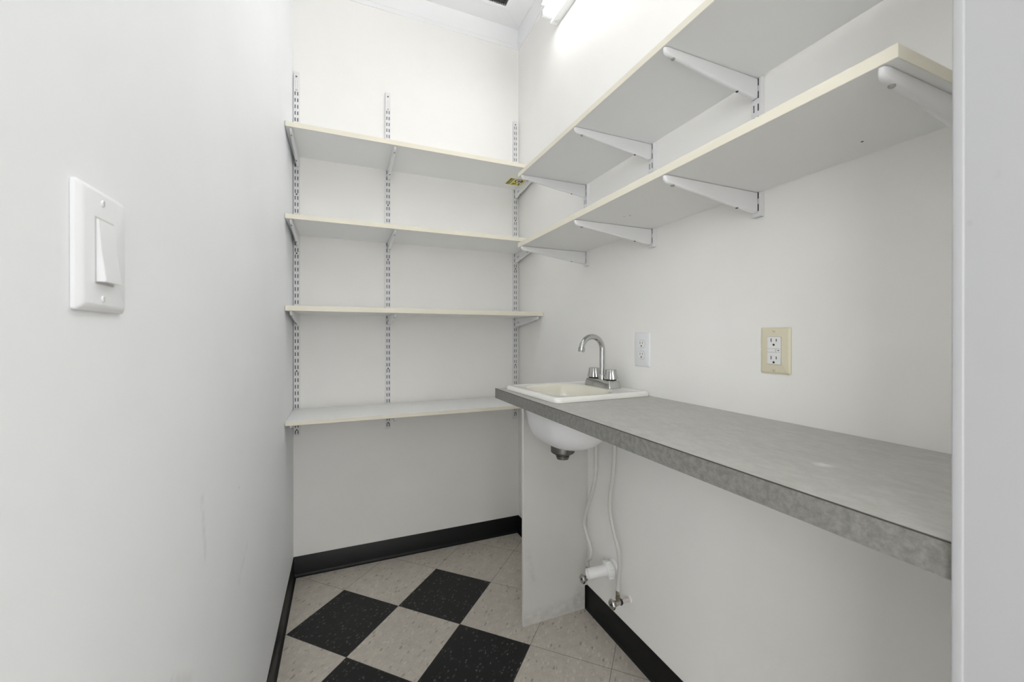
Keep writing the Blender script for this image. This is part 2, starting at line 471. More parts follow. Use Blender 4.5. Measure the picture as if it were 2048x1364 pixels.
# ------------------------------------------------------------------ slotted rails
SW, SD = 0.0255, 0.0140     # width, depth
PIT = 0.0317
def rail_mesh(zlo, zhi, zref, skip=()):
    """front face at y=-SD, origin on the wall; slots are real openings"""
    bm = B(); c, s, hl2 = 0.0058, 0.0038, 0.0092
    xs = [-SW / 2, -c - s / 2, -c + s / 2, c - s / 2, c + s / 2, SW / 2]
    k0 = math.ceil((zlo + 0.012 - zref) / PIT); k1 = math.floor((zhi - 0.012 - zref) / PIT)
    zs = [zlo]; isl = []
    for k in range(k0, k1 + 1):
        zc = zref + k * PIT
        if any(a < zc < b for a, b in skip): continue
        isl.append(len(zs)); zs += [zc - hl2, zc + hl2]
    zs.append(zhi)
    th = 0.0014
    f0 = [[bm.verts.new((x, -SD, z)) for x in xs] for z in zs]
    f1 = [[bm.verts.new((x, -SD + th, z)) for x in xs] for z in zs]
    hol = {(r, cc) for r in isl for cc in (1, 3)}
    for r in range(len(zs) - 1):
        for cc in range(5):
            if (r, cc) in hol:
                a, b = f0, f1
                for p, q in (((r, cc), (r, cc + 1)), ((r, cc + 1), (r + 1, cc + 1)), ((r + 1, cc + 1), (r + 1, cc)), ((r + 1, cc), (r, cc))):
                    bm.faces.new((a[p[0]][p[1]], a[q[0]][q[1]], b[q[0]][q[1]], b[p[0]][p[1]]))
            else:
                bm.faces.new((f0[r][cc], f0[r][cc + 1], f0[r + 1][cc + 1], f0[r + 1][cc]))
                bm.faces.new((f1[r][cc + 1], f1[r][cc], f1[r + 1][cc], f1[r + 1][cc + 1]))
    for sgn in (-1, 1):   # flanges
        x0, x1 = sorted((sgn * SW / 2, sgn * (SW / 2 - th)))
        box(bm, (x0, -SD + 0.00005, zlo), (x1, -0.0004, zhi))
    # end edges and a strip inside, coloured dark for the shade in the slots
    box(bm, (-SW / 2 + th, -0.0030, zlo), (SW / 2 - th, -0.0006, zhi), mi=1)
    box(bm, (-SW / 2 + th, -SD + th, zlo), (SW / 2 - th, -0.0031, zlo + 0.001)); box(bm, (-SW / 2 + th, -SD + th, zhi - 0.001), (SW / 2 - th, -0.0031, zhi))
    return bm
def screw_bm():
    bm = B(); lathe(bm, [(0.0042, 0), (0.0042, 0.0006), (0.0030, 0.0016), (0.0012, 0.0018)], 14, 0, axis((0, 0, 0), (0, -1, 0)))
    return bm
def rail(loc, rotz, zlo, zhi, label, screws, sticker=None, zref=0.0):
    # origin at the rail's foot on the wall
    o = link('shelf_rail', rail_mesh(0, zhi - zlo, zref - zlo, [sticker] if sticker else ()), [M['steel_white'], M['dark']], loc=(loc[0], loc[1], zlo), rot=(0, 0, rotz))
    tag(o, label, 'shelf rail', 'slotted white shelf rails')
    for z in screws:
        link('screw', screw_bm(), M['chrome_dull'] if z > 5 else M['drain_metal'], o, True, loc=(0, -SD - 0.0001, z - zlo))
    if sticker:
        a, b = sticker
        bm = B(); y = -SD - 0.0003
        box(bm, (-0.0095, y, a + 0.002), (0.0095, -SD - 0.0001, b - 0.002), mi=0)
        for q in range(9):
            box(bm, (-0.0055 + q * 0.0013, y - 0.0001, a + 0.005), (-0.0055 + q * 0.0013 + (0.0008 if q % 3 else 0.0004), y, a + 0.015), mi=1)
        random.seed(4)
        for col in range(2):
            z = a + 0.020
            while z < b - 0.008:
                dz = random.uniform(0.002, 0.006)
                box(bm, (-0.004 + col * 0.0085, y - 0.0001, z), (-0.0028 + col * 0.0085, y, z + dz), mi=1); z += dz + 0.0012
        link('sticker', bm, [M['white_paper'], M['grey_ink']], o)
    return o
SCR = [0.7235, 1.0105, 1.297, 1.584, 1.871, 2.157, 2.443]
ZREF = 1.584 + PIT / 2
XS = (-0.2016, 0.2265, 0.9580)
xs_name = ('by the left wall', 'in the middle of the back wall', 'in the right corner of the back wall')
rail((XS[0], yB), 0, 0.6950, 2.4665, 'slotted white shelf rail on the back wall, beside the left wall', SCR, (1.673, 1.736), ZREF)
rail((XS[1], yB), 0, 0.6905, 2.4650, 'slotted white shelf rail on the back wall, the middle one of three', SCR, (1.676, 1.739), ZREF)
rail((XS[2], yB), 0, 0.6850, 2.4640, 'slotted white shelf rail on the back wall, in the corner above the sink', SCR, None, ZREF)
YS = (1.4900, 1.0870, 0.7080, 0.3100)
zr0 = 1.4835
nm = ('farthest from the doorway', 'second from far end', 'third from far end', 'nearest the doorway')
for y, n_ in zip(YS, nm):
    rail((xR, y), -PI / 2, zr0, 2.0925, 'slotted white rail on the right wall over the counter, ' + n_, [2.02], None, zr0 + 0.022)

# ------------------------------------------------------------------ shelf brackets
BL, BHH = 0.300, 0.053
def bracket_arm():
    bm = B(); loops = []
    ds = [0, 0.004, 0.010, 0.02] + [0.02 + (BL - 0.034) * i / 10 for i in range(1, 11)] + [BL - 0.014 + 0.014 * math.sin(PI / 2 * i / 7) for i in range(1, 8)]
    for d in ds:
        hgt = BHH + (0.0185 - BHH) * min(1, max(0, d - 0.008) / (BL - 0.022))
        wd = 0.0060
        if d < 0.01: hgt -= 0.004 * (1 - d / 0.01) ** 2
        if d > BL - 0.014:
            q = (d - (BL - 0.014)) / 0.014; k = math.sqrt(max(0.0, 1 - q * q)); wd *= max(k, 0.12) ** 0.7; hgt = 0.0185 * (0.30 + 0.70 * k)
        r = min(0.0052, wd * 0.9)
        sec = [(-wd, -0.0014), (-wd, -hgt + r)]
        for i in range(1, 8):
            a = PI + PI * i / 8
            sec.append((wd * math.cos(a), -hgt + r + r * math.sin(a)))
        sec += [(wd, -hgt + r), (wd, -0.0014)]
        loops.append([(x, -d, z) for x, z in sec])
    loft(bm, loops, True, True)
    return bm
def make_bracket(loc, rotz, label, front_screw):
    t = thing('shelf_bracket', label, 'shelf bracket', loc, rotz, 'white steel shelf brackets')
    link('arm', bracket_arm(), M['steel_white'], t, True, auto=45)
    d = 0.0275; hz = BHH + (0.0185 - BHH) * ((BL - d - 0.008) / (BL - 0.022))
    bm = B()
    lathe(bm, [(0.0046, 0), (0.0046, 0.0010), (0.0030, 0.0028), (0.0010, 0.0030)], 14, 0, axis((0, -(BL - d), -hz + 0.0004), (0, -0.115, -1)))
    link('screw', bm, M['zinc'], t, True)
    d2 = 0.066; hz = BHH + (0.0185 - BHH) * ((d2 - 0.008) / (BL - 0.022))
    bm = B(); disc_hole(bm, (0, -d2, -hz - 0.0003), (0, 0.115, 1), 0.0034, 0.0006)
    link('screw_hole', bm, M['hole'], t)
    bm = B()   # punched mark on the left side of the arm
    box(bm, (-0.0064, -0.052, -0.031), (-0.0061, -0.043, -0.021))
    for i in range(10):
        a0_, a1_ = -PI / 2 + PI * i / 10, -PI / 2 + PI * (i + 1) / 10
        q = []
        for rr, aa in ((0.0052, a0_), (0.0052, a1_), (0.0036, a1_), (0.0036, a0_)):
            q.append(bm.verts.new((-0.0063, -0.058 - rr * 1.5 * math.cos(aa), -0.026 + rr * math.sin(aa))))
        bm.faces.new(q)
    box(bm, (-0.0064, -0.0595, -0.031), (-0.0061, -0.058, -0.021))
    link('stamp', bm, M['grey_ink'], t)
    return t
SH = {'A': (2.0531, 2.0740), 'B': (1.6705, 1.6905), 'C': (1.2865, 1.3080), 'D': (0.8085, 0.8255), 'E': (1.8309, 1.8475), 'F': (1.5432, 1.5616)}
row = {'A': 'topmost back-wall shelf', 'B': 'second back-wall shelf from the top', 'C': 'third back-wall shelf from the top', 'D': 'lowest back-wall shelf', 'E': 'upper shelf on the right wall', 'F': 'lower shelf on the right wall'}
proto = None
for s in 'ABCD':
    for x, pn in zip(XS, ('by the left wall', 'at its middle', 'in the corner')):
        lab = f'white bracket under the {row[s]}, {pn}'
        loc = (x + (0.006 if x < 0 else 0.001), yB - SD - 0.0021, SH[s][0])
        if proto is None: proto = make_bracket(loc, 0, lab, True)
        else: copy_thing(proto, loc, 0, lab)
for s in 'EF':
    for y, n_ in zip(YS, nm):
        copy_thing(proto, (xR - SD - 0.0021, y, SH[s][0]), -PI / 2, f'white bracket under the {row[s]}, {n_}')

# ------------------------------------------------------------------ shelf boards
def shelf(key, x0, x1, y0, y1, label, front, end=None, holes=()):
    z0, z1 = SH[key]
    t = thing('wall_shelf', label, 'shelf', ((x0 + x1) / 2, (y0 + y1) / 2, z0), 0, 'white wall shelves')
    hx, hy, hz = (x1 - x0) / 2, (y1 - y0) / 2, z1 - z0
    bm = B()
    e = 0.0012
    bx0, bx1, by0, by1 = -hx, hx, -hy, hy
    if front == 'y': by0 += e
    else: bx0 += e
    if end == 'y': by0 += e
    box(bm, (bx0, by0, 0), (bx1, by1, hz))
    link('board', bm, M['melamine'], t)
    bm = B()
    if front == 'y': box(bm, (-hx, -hy, 0.00005), (hx, -hy + e, hz - 0.00005), 0.0004)
    else:
        box(bm, (-hx, -hy, 0.00005), (-hx + e, hy, hz - 0.00005), 0.0004)
        if end == 'y': box(bm, (-hx + e + 0.0001, -hy, 0.00005), (hx, -hy + e, hz - 0.00005), 0.0004)
    link('edge_band', bm, M['almond'], t)['label'] = 'almond-coloured edge strip'
    for (px, py, rr) in holes:
        bm = B(); disc_hole(bm, (px - (x0 + x1) / 2, py - (y0 + y1) / 2, -0.0004), (0, 0, 1), rr, 0.0005, 10)
        link('screw_hole', bm, M['hole'], t)
    return t
SX0, SX1, SY0 = xL + 0.0015, xR - 0.0020, 1.9113
SY1 = yB - SD - 0.003
shelf('A', SX0, SX1, SY0, SY1, 'topmost white shelf on the back wall, with the yellow sticker beneath', 'y')
shelf('B', SX0, SX1, SY0, SY1, 'white shelf on the back wall, second from the top', 'y')
shelf('C', SX0, SX1, SY0, SY1, 'white shelf on the back wall, third from the top, just under eye level', 'y')
shelf('D', SX0, 0.9150, SY0 - 0.010, SY1, 'lowest white shelf on the back wall, at counter height, its top showing', 'y')
shelf('E', 0.6661, xR - 0.0160, 0.2905, 1.520, 'upper white shelf along the right wall, just under the strip light', 'x', 'y')
shelf('F', 0.6661, xR - 0.0160, 0.2905, 1.520, 'lower white shelf along the right wall, its cream end facing the doorway', 'x', 'y', [(0.895, 0.443, 0.0022), (0.800, 0.985, 0.0018), (0.79, 1.0, 0.0014)])

# yellow sticker under the top shelf
t = tag(link('shelf_sticker', (lambda bm: (box(bm, (-0.048, -0.052, -0.0008), (0.046, 0.052, -0.0001)), bm)[1])(B()), M['white_paper'], loc=(0.9045, 2.108, SH['A'][0] - 0.0001)),
        'small yellow and black paper sticker under the top back-wall shelf near the corner', 'sticker')
bm = B(); box(bm, (-0.047, -0.051, -0.0010), (0.045, 0.042, -0.00085)); link('yellow_print', bm, M['yellow'], t)
bm = B(); random.seed(2)
yq = -0.046
# rows of dark print read along the sticker's edge
for (xx, wd) in ((-0.041, 0.011), (-0.026, 0.006)):
    y = -0.046
    while y < 0.034:
        dy = random.uniform(0.005, 0.012)
        box(bm, (xx, y, -0.0013), (xx + wd, min(y + dy, 0.038), -0.00105)); y += dy + 0.0028
n_ = 8
hexa = [bm.verts.new((0.016 + 0.025 * math.cos(PI / 8 + PI / 4 * i), -0.022 + 0.025 * math.sin(PI / 8 + PI / 4 * i), -0.0011)) for i in range(8)]
bm.faces.new(hexa)
for (xx, yy, w_, d_) in ((-0.008, 0.012, 0.022, 0.009), (-0.008, 0.026, 0.03, 0.004), (0.026, 0.008, 0.010, 0.012), (0.030, 0.024, 0.009, 0.011), (-0.008, 0.034, 0.018, 0.004)):
    box(bm, (xx, yy, -0.0013), (xx + w_, yy + d_, -0.00105))
link('black_print', bm, M['black_ink'], t)
bm = B()
for i in range(20):
    a0_, a1_ = 0.5 + 5.2 * i / 20, 0.5 + 5.2 * (i + 1) / 20
    bm.faces.new([bm.verts.new((0.016 + rr * math.cos(aa), -0.022 + rr * math.sin(aa), -0.0014)) for rr, aa in ((0.017, a0_), (0.017, a1_), (0.009, a1_), (0.009, a0_))])
link('white_ring', bm, M['white_paper'], t)

# ------------------------------------------------------------------ counter
KX, KY0, KY1, KZ0, KZ1 = 0.5627, yF + 0.0008, 1.5080, 0.9355, 0.9738
t = thing('countertop', 'long grey laminate countertop along the right wall, holding the small sink', 'countertop', ((KX + xR) / 2, (KY0 + KY1) / 2, KZ0))
ox, oy = (KX + xR) / 2, (KY0 + KY1) / 2
SKX, SKY = 0.783, 1.278       # sink centre
bcx, bcy, bhx, bhy = 0.753, 1.276, 0.120, 0.156
bm = B()   # slab with a cut-out for the bowl
x0, x1, y0, y1 = KX + 0.0014 - ox, xR - 0.0006 - ox, KY0 - oy, KY1 - oy
hx0, hx1, hy0, hy1 = bcx - bhx - 0.024 - ox, bcx + bhx + 0.024 - ox, bcy - bhy - 0.024 - oy, bcy + bhy + 0.024 - oy
zt = KZ1 - KZ0
for (a, b) in (((x0, y0), (x1, hy0)), ((x0, hy1), (x1, y1)), ((x0, hy0), (hx0, hy1)), ((hx1, hy0), (x1, hy1))):
    box(bm, (a[0], a[1], 0), (b[0], b[1], zt))
bmesh.ops.remove_doubles(bm, verts=bm.verts, dist=1e-5)
link('top', bm, M['laminate'], t)
bm = B(); box(bm, (KX - ox, y0, 0), (KX + 0.0013 - ox, y1, zt - 0.0016)); link('edge_band', bm, M['laminate_edge'], t)
bm = B(); box(bm, (KX - 0.0003 - ox, y0, zt - 0.0016), (KX + 0.0014 - ox, y1, zt - 0.0001)); link('seam', bm, M['seam'], t)['label'] = 'dark seam line along the front edge'
# plywood panel carrying the counter's far end
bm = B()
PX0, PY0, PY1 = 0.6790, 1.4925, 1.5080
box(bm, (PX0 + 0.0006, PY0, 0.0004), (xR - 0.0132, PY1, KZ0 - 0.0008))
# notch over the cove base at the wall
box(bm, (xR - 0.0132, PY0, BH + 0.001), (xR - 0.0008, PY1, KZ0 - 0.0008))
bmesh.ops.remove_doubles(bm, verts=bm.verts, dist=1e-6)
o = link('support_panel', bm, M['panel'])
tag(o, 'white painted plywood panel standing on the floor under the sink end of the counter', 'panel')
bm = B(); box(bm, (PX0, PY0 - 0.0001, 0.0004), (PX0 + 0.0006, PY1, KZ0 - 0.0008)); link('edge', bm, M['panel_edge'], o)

# ------------------------------------------------------------------ sink
ROT = R(2.3)
def rot_loop(lp, cx, cy, a):
    c_, s_ = math.cos(a), math.sin(a)
    return [(cx + (x - cx) * c_ - (y - cy) * s_, cy + (x - cx) * s_ + (y - cy) * c_, z) for x, y, z in lp]
t = thing('bar_sink', 'small square cream drop-in sink at the far end of the grey countertop', 'sink', (SKX, SKY, KZ1))
bm = B()
def L_(lp): return [(x - SKX, y - SKY, z - KZ1) for x, y, z in lp]
HS = 0.1905
bx, by = bcx, bcy
rim = []; mi = []
def add(lp, mm): rim.append(L_(lp)); mi.append(mm)
zT = KZ1 + 0.0175
# underside of rim -> outer edge -> deck -> opening -> inside bowl
add(rot_loop(rrect(SKX, SKY, KZ1 + 0.0022, HS - 0.012, HS - 0.012, 0.012), SKX, SKY, ROT), 1)
add(rot_loop(rrect(SKX, SKY, KZ1 + 0.0008, HS - 0.001, HS - 0.001, 0.020), SKX, SKY, ROT), 1)
add(rot_loop(rrect(SKX, SKY, KZ1 + 0.0040, HS, HS, 0.021), SKX, SKY, ROT), 1)
add(rot_loop(rrect(SKX, SKY, zT - 0.0060, HS - 0.0016, HS - 0.0016, 0.020), SKX, SKY, ROT), 1)
add(rot_loop(rrect(SKX, SKY, zT - 0.0014, HS - 0.0048, HS - 0.0048, 0.018), SKX, SKY, ROT), 1)
add(rot_loop(rrect(SKX, SKY, zT, HS - 0.0100, HS - 0.0100, 0.015), SKX, SKY, ROT), 1)
add(rot_loop(rrect(SKX, SKY, zT - 0.0005, HS - 0.0200, HS - 0.0200, 0.012), SKX, SKY, ROT), 1)
add(rot_loop(rrect(SKX, SKY, zT - 0.0020, HS - 0.0235, HS - 0.0235, 0.012), SKX, SKY, ROT), 1)
add(rot_loop(rrect(bx, by, zT - 0.0022, bhx + 0.014, bhy + 0.006, 0.090), SKX, SKY, ROT), 1)
add(rot_loop(rrect(bx, by, zT - 0.0030, bhx + 0.006, bhy + 0.001, 0.092), SKX, SKY, ROT), 0)
add(rot_loop(rrect(bx, by, zT - 0.0100, bhx - 0.001, bhy - 0.004, 0.094), SKX, SKY, ROT), 0)
add(rot_loop(rrect(bx, by, zT - 0.0400, bhx - 0.006, bhy - 0.010, 0.094), SKX, SKY, ROT), 0)
for q, dz in ((0.010, 0.110), (0.014, 0.145), (0.020, 0.163), (0.030, 0.175), (0.048, 0.183), (0.072, 0.1865)):
    add(rot_loop(rrect(bx, by, zT - dz, bhx - 0.004 - q, bhy - 0.008 - q, 0.098), SKX, SKY, ROT), 0)
add(ring(bx, by, zT - 0.1885, 0.032, 40), 0)
rim[-1] = L_([(bx + 0.032 * math.cos(a), by + 0.032 * math.sin(a), zT - 0.1885) for a in [PI / 2 * (i // 10) + PI / 2 * (i % 10) / 9 for i in range(40)]])
loft(bm, rim, False, True, [1] * 8 + [1] + [0] * (len(rim) - 10))
# outside of the bowl
out = []
for z, q in ((KZ1 + 0.0030, 0.014), (KZ1 - 0.02, 0.012), (0.900, 0.005), (0.858, -0.001), (0.837, -0.006), (0.820, -0.014), (0.806, -0.027), (0.796, -0.043), (0.7895, -0.062), (0.7868, -0.085)):
    out.append(L_(rot_loop(rrect(bx, by, z, bhx + q, bhy + q - 0.002, 0.100), SKX, SKY, ROT)))
vl = loft(bm, out, False, True, 2)
link('basin', bm, [M['enamel_in'], M['enamel_rim'], M['enamel_out']], t, True, auto=50)
dx, dy = -0.040, 0.010
zb = 0.7866 - KZ1
bm = B(); lathe(bm, [(0.030, 0.001), (0.041, -0.001), (0.0430, -0.008), (0.0435, -0.026), (0.041, -0.0295), (0.033, -0.0305), (0.032, -0.035), (0.027, -0.036), (0.0268, -0.0365)], 28, 0, Matrix.Translation((dx, dy, zb)))
dr = link('drain', bm, M['drain_metal'], t, True)
bm = B(); lathe(bm, [(0.0205, -0.0366), (0.0205, -0.040), (0.0240, -0.041), (0.0240, -0.046), (0.0215, -0.047), (0.0215, -0.0525), (0.0165, -0.0525), (0.0165, -0.038)], 28, 0, Matrix.Translation((dx, dy, zb)))
link('tailpiece', bm, M['drain_metal'], dr, True)
bm = B(); lathe(bm, [(0.031, 0.0), (0.031, 0.0012), (0.024, 0.0014), (0.020, -0.0004), (0.004, -0.0004)], 24, 0, Matrix.Translation((dx, dy, zT - 0.1883 - KZ1)))
link('strainer', bm, M['chrome'], t, True)

# ------------------------------------------------------------------ faucet
FX, FY, FZ = 0.9130, 1.2850, zT - 0.0020
t = thing('faucet', 'chrome two-handle gooseneck faucet standing on the back of the sink', 'faucet', (FX, FY, FZ), ROT)
bm = B()
lp = [rrect(0, 0, z, hx, hy, r, 6) for z, hx, hy, r in ((0.0003, 0.0275, 0.0780, 0.006), (0.004, 0.0275, 0.0780, 0.006), (0.026, 0.0235, 0.0720, 0.006), (0.0285, 0.0220, 0.0705, 0.006), (0.0290, 0.018, 0.066, 0.006))]
loft(bm, lp, True, True); link('base', bm, M['chrome'], t, True, auto=25)
for s in (-1, 1):
    bm = B()
    fl = lambda a: 1 + 0.055 * math.cos(8 * a) - 0.02 * math.cos(16 * a)
    lathe(bm, [(0.012, 0.0292), (0.012, 0.033)], 24, 0, Matrix.Translation((0, s * 0.0510, 0)))
    lathe(bm, [(0.018, 0.033), (0.0245, 0.0335), (0.0245, 0.036), (0.0205, 0.052), (0.0190, 0.066), (0.0175, 0.0685), (0.010, 0.0695)], 64, 0, Matrix.Translation((0, s * 0.0510, 0)), f=fl)
    k = link('handle', bm, M['chrome'], t, True, auto=30)
    bm = B(); lathe(bm, [(0.0125, 0.0291), (0.0205, 0.0296), (0.0205, 0.0328), (0.0125, 0.0329)], 24, 0, Matrix.Translation((0, s * 0.0510, 0)))
    link('gasket', bm, M['rubber'], k, True)
bm = B()
lathe(bm, [(0.0150, 0.0292), (0.0150, 0.045), (0.0135, 0.0475), (0.0108, 0.048)], 28, 0)
link('spout_collar', bm, M['chrome'], t, True)
bm = B()
ra = 0.0470; zs_ = 0.1420
path = [(0, 0, z) for z in (0.046, 0.07, 0.10, 0.125)] + [(-ra + ra * math.cos(a), 0, zs_ + ra * math.sin(a)) for a in (PI * 0.965 * i / 22 for i in range(23))]
tube(bm, path, 0.0102, 24)
link('spout', bm, M['chrome'], t, True, auto=60)
e = Vector(path[-1]); dv = (e - Vector(path[-2])).normalized()
bm = B(); lathe(bm, [(0.0110, -0.002), (0.0122, -0.001), (0.0122, 0.0125), (0.0112, 0.0145), (0.0090, 0.0145), (0.0085, 0.010)], 24, 0, axis(e, dv))
link('aerator', bm, M['chrome'], t, True)

# ------------------------------------------------------------------ plumbing under the sink
# valves: stub out of the wall, body, nipple, round handle
def valve(y, z, xh, label):
    t = thing('shutoff_valve', label, 'valve', (xR, y, z), 0, 'shut-off valves under the sink')
    L0 = xh - xR      # handle front (negative)
    bm = B(); lathe(bm, [(0.0075, 0), (0.0075, -(L0 + 0.052))], 20, 0, axis((-0.0004, 0, 0), (-1, 0, 0))); link('stub_pipe', bm, M['stubpipe'], t, True)
    bm = B(); lathe(bm, [(0.0125, 0), (0.0115, 0.003), (0.0078, 0.0036)], 20, 0, axis((-0.0004, 0, 0), (-1, 0, 0))); link('escutcheon', bm, M['wall'], t, True)
    x = L0 + 0.052
    bm = B(); lathe(bm, [(0.0105, 0), (0.0115, 0.001), (0.0115, 0.0075), (0.0095, 0.008)], 6, 0, axis((x, 0, 0), (-1, 0, 0))); link('compression_nut', bm, M['rubber'], t)
    bm = B(); lathe(bm, [(0.0088, 0.0081), (0.0088, 0.026), (0.0105, 0.0265), (0.0105, 0.032), (0.0070, 0.0325), (0.0050, 0.036)], 24, 0, axis((x, 0, 0), (-1, 0, 0)))
    lathe(bm, [(0.0065, 0.004), (0.0065, 0.013)], 20, 0, axis((x - 0.017, 0, 0), (0, 0, 1)))
    link('body', bm, M['chrome_dull'], t, True)
    bm = B(); lathe(bm, [(0.0085, 0.013), (0.0085, 0.020), (0.0075, 0.0205), (0.0075, 0.032), (0.0062, 0.0325)], 14, 0, axis((x - 0.017, 0, 0), (0, 0, 1))); link('outlet_nut', bm, M['brass'], t, True)
    bm = B()
    fl = lambda a: (1 + 0.06 * math.cos(6 * a))
    lathe(bm, [(0.006, 0.0362), (0.0155, 0.0370), (0.0175, 0.0390), (0.0175, 0.0450), (0.0155, 0.0475), (0.0085, 0.0480), (0.0080, 0.0468), (0.0040, 0.0468)], 48, 0, axis((x, 0, 0), (-1, 0, 0)), f=fl)
    h_ = link('handle', bm, M['chrome_dull'], t, True)
    bm = B(); lathe(bm, [(0.0036, 0.0470), (0.0036, 0.0490), (0.002, 0.0494)], 14, 0, axis((x, 0, 0), (-1, 0, 0))); link('screw', bm, M['hole'], h_, True)
    return Vector((xR + x - 0.017, y, z + 0.0325))
V2 = valve(1.2120, 0.2060, 0.8950, 'chrome shut-off valve with a round handle, out in the open below the counter')
V1 = valve(1.4080, 0.1905, 0.8950, 'chrome shut-off valve half hidden behind the white drain pipe')
def hose(pts, label):
    t = thing('supply_hose', label, 'hose', pts[-1], 0, 'water hoses under the sink')
    b = Vector(pts[-1])
    P = [Vector(p) - b for p in pts]
    bm = B(); tube(bm, smooth_path(P, 8), 0.0072, 16); link('hose_tube', bm, M['hose'], t, True, auto=60)
    bm = B(); lathe(bm, [(0.0080, 0.0), (0.0080, 0.012), (0.0070, 0.0125)], 14, 0, Matrix.Translation((0, 0, 0.0005))); link('ferrule', bm, M['chrome_dull'], t, True)
HX = 0.9130
hose([(HX, 1.3280, 0.9348), (HX, 1.3270, 0.85), (0.913, 1.3257, 0.7369), (0.913, 1.3273, 0.6487), (0.914, 1.3544, 0.5609), (0.916, 1.3965, 0.4745), (0.918, 1.4161, 0.4151), (0.92, 1.3989, 0.3711), (0.922, 1.3767, 0.3304), (0.925, 1.3794, 0.2881), (V1.x, V1.y, 0.262), (V1.x, V1.y, V1.z + 0.0006)],
     'grey water hose winding down close to the plywood panel, behind the drain pipe')
hose([(HX, 1.2130, 0.9348), (HX, 1.2110, 0.86), (0.913, 1.2097, 0.767), (0.913, 1.2185, 0.6734), (0.914, 1.2392, 0.5557), (0.918, 1.222, 0.4699), (0.921, 1.1997, 0.4158), (0.925, 1.1962, 0.3534), (V2.x - 0.001, V2.y - 0.004, 0.290), (V2.x, V2.y, V2.z + 0.0006)],
     'grey water hose running down in front of the drain pipe to the open valve')
# drain pipe
t = thing('drain_pipe', 'white plastic drain pipe stub with a winged nut on the wall below the sink', 'pipe', (xR, 1.3035, 0.2728))
D = Vector((-0.1068, 0.0165, -0.008)).normalized()
bm = B(); lathe(bm, [(0.0200, 0.0), (0.0205, 0.1120), (0.0201, 0.1130), (0.0178, 0.1130), (0.0175, 0.1120), (0.0165, 0.02)], 32, 0, axis((-0.0015, 0, 0), D)); link('pipe', bm, M['pvc'], t, True)
bm = B()
lathe(bm, [(0.0202, 0.012), (0.0300, 0.012), (0.0305, 0.014), (0.0305, 0.036), (0.0290, 0.038), (0.0203, 0.0385)], 32, 0, axis((-0.0015, 0, 0), D))
MX = axis((-0.0015, 0, 0), D)
for i in range(6):
    a = 2 * PI * i / 6 + 0.3
    ctr = MX @ Vector((0.0315 * math.cos(a), 0.0315 * math.sin(a), 0.025))
    lathe(bm, [(0.003, -0.010), (0.0042, -0.008), (0.0042, 0.008), (0.003, 0.010)], 10, 0, axis(ctr, D))
link('nut', bm, M['pvc'], t, True)
bm = B(); lathe(bm, [(0.0345, 0), (0.0345, 0.003), (0.0300, 0.009), (0.0202, 0.0095)], 32, 0, axis((-0.0006, 0, 0), (-1, 0, 0))); link('escutcheon', bm, M['pvc'], t, True)

# ------------------------------------------------------------------ wall plates
def plate_bm(w_, h_, th, bev, bottom=0.0):
    """a plate in the XZ plane facing -Y, origin on the wall"""
    bm = B()
    def lp(y, ix, r): return [(x, y, z) for x, z, _ in [(p[0], p[1], 0) for p in rrect(0, 0, 0, w_ / 2 - ix, h_ / 2 - ix, r, 5)]]
    loft(bm, [lp(-0.0003, 0, 0.003), lp(-th * 0.45, 0.0, 0.003), lp(-th * 0.8, bev * 0.45, 0.003), lp(-th, bev, 0.002)], True, True)
    return bm
def slot(bm, x, z, w_, h_, y, mi=0): box(bm, (x - w_ / 2, y - 0.0003, z - h_ / 2), (x + w_ / 2, y, z + h_ / 2), mi=mi)

# rocker switch on the left wall
t = thing('light_switch', 'white rocker light switch on the left wall by the doorway', 'light switch', (xL, 0.5140, 1.2615), PI / 2)
PT = 0.0075
bm = plate_bm(0.0845, 0.1156, PT, 0.0065); link('plate', bm, M['plate_white'], t, True, auto=30)
bm = B(); box(bm, (-0.0205, -PT - 0.0002, -0.0325), (0.0130, -PT + 0.0020, 0.0300)); fr = link('frame', bm, M['plate_shadow'], t)
bm = B()
rk = []
for z, y0_ in ((-0.0303, 0.0062), (-0.028, 0.0066), (0.0, 0.0030), (0.026, 0.0012), (0.0280, 0.0008)):
    rk.append((z, y0_))
wv = 0.0150; wc = -0.0035
prev = None
lo = [[(wc + a, -PT - b, z) for a, b in ((-wv, 0.0003), (-wv, y), (-wv + 0.001, y + 0.0006), (wv - 0.001, y + 0.0006), (wv, y), (wv, 0.0003))] for z, y in rk]
loft(bm, lo, True, True); link('rocker', bm, M['plate_white'], t, True, auto=20)
for z in (-0.0460, 0.0450):
    bm = B(); lathe(bm, [(0.0032, -0.0004), (0.0032, 0.0004), (0.0026, 0.0010)], 14, 0, axis((-0.0065, -PT, z), (0, -1, 0)))
    k = link('screw', bm, M['plate_white'], t, True)
    bm = B(); box(bm, (-0.0069, -PT - 0.00125, z - 0.0024), (-0.0061, -PT - 0.0009, z + 0.0024)); link('screw_slot', bm, M['grey_ink'], k)

def us_face(bm, z, y, sc=1.0):
    slot(bm, -0.0064 * sc, z + 0.004 * sc, 0.0018, 0.0085 * sc, y); slot(bm, 0.0064 * sc, z + 0.004 * sc, 0.0018, 0.0068 * sc, y)
    lathe(bm, [(0.0027 * sc, 0), (0.0027 * sc, 0.0003)], 14, 0, axis((0, y, z - 0.0072 * sc), (0, -1, 0)))

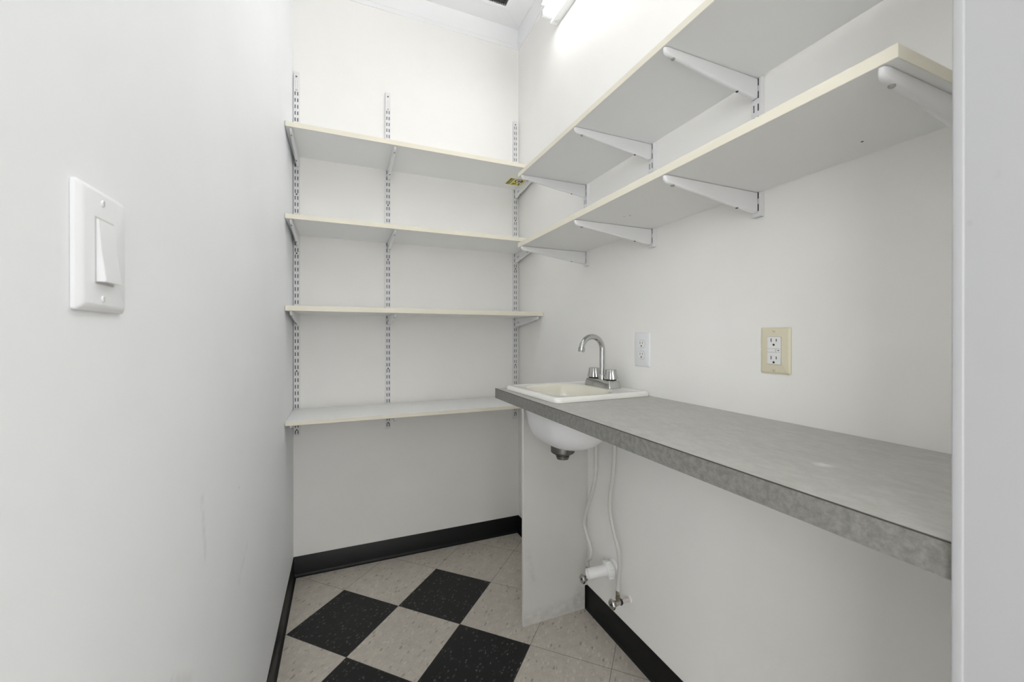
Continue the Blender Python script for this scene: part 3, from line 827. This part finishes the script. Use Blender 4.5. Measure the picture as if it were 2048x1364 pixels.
# white duplex outlet by the sink
PT = 0.0055
t = thing('duplex_outlet', 'white duplex outlet with white plate beside the faucet', 'outlet', (xR, 1.1420, 1.1335), -PI / 2)
bm = plate_bm(0.0785, 0.1215, PT, 0.0040); link('plate', bm, M['plate_white'], t, True, auto=30)
for z in (0.0195, -0.0195):
    bm = B()
    def lp(y, ix):
        pts = []
        for i in range(28):
            a = 2 * PI * i / 28; x = (0.0172 - ix) * math.cos(a); zz = (0.0172 - ix) * math.sin(a)
            pts.append((x, y, z + max(-0.0138 + ix, min(0.0138 - ix, zz))))
        return pts
    loft(bm, [lp(-PT + 0.001, 0), lp(-PT - 0.0012, 0), lp(-PT - 0.0018, 0.0008)], False, True)
    k = link('receptacle', bm, M['device_white'], t, True, auto=30)
    bm = B(); us_face(bm, z, -PT - 0.0018); link('slots', bm, M['hole'], k)
    bm = B()
    loft(bm, [lp(-PT - 0.0003, -0.0009), lp(-PT - 0.0003, -0.0001)]); link('gap', bm, M['grey_ink'], k)
bm = B(); lathe(bm, [(0.0030, -0.0004), (0.0030, 0.0005), (0.0024, 0.0010)], 14, 0, axis((0, -PT, 0), (0, -1, 0))); link('screw', bm, M['plate_white'], t, True)

# almond GFCI outlet
t = thing('gfci_outlet', 'white outlet with test buttons in an almond plate, right of the white outlet', 'outlet', (xR, 0.6645, 1.1450), -PI / 2)
t['label'] = 'white test-button outlet in an almond plate on the wall above the bare counter'
PT = 0.0070
bm = plate_bm(0.0735, 0.1140, PT, 0.0060); link('plate', bm, M['plate_almond'], t, True, auto=30)['label'] = 'almond plate'
bm = B(); box(bm, (-0.0172, -PT - 0.0001, -0.0342), (0.0172, -PT + 0.002, 0.0342)); link('gap', bm, M['grey_ink'], t)
bm = B(); box(bm, (-0.0166, -PT - 0.0026, -0.0336), (0.0166, -PT + 0.0015, 0.0336), 0.0008); rc = link('receptacle', bm, M['device_white'], t)
bm = B(); us_face(bm, 0.0215, -PT - 0.0026, 1.0); us_face(bm, -0.0215, -PT - 0.0026, 1.0)
slot(bm, 0.0115, 0.0005, 0.0040, 0.0018, -PT - 0.0026)
link('slots', bm, M['hole'], rc)
bm = B()
for (x, z, w_, h_) in ((0, 0.0048, 0.0330, 0.0005), (0, -0.0042, 0.0330, 0.0005), (0.0055, 0.0003, 0.0005, 0.0085)): slot(bm, x, z, w_, h_, -PT - 0.0026)
link('groove', bm, M['grey_ink'], rc)
bm = B(); box(bm, (-0.0155, -PT - 0.0034, -0.0030), (0.0045, -PT - 0.0027, 0.0038), 0.0003); link('test_button', bm, M['device_white'], rc)
for z in (0.0480, -0.0480):
    bm = B(); lathe(bm, [(0.0032, -0.0004), (0.0032, 0.0004), (0.0026, 0.0010)], 14, 0, axis((0, -PT, z), (0, -1, 0)))
    k = link('screw', bm, M['plate_almond'], t, True)
    bm = B(); box(bm, (-0.0024, -PT - 0.0012, z - 0.0024), (-0.0016, -PT - 0.0009, z + 0.0020)); box(bm, (-0.0016, -PT - 0.0012, z - 0.0024), (0.0018, -PT - 0.0009, z - 0.0016)); link('screw_slot', bm, M['seam'], k)
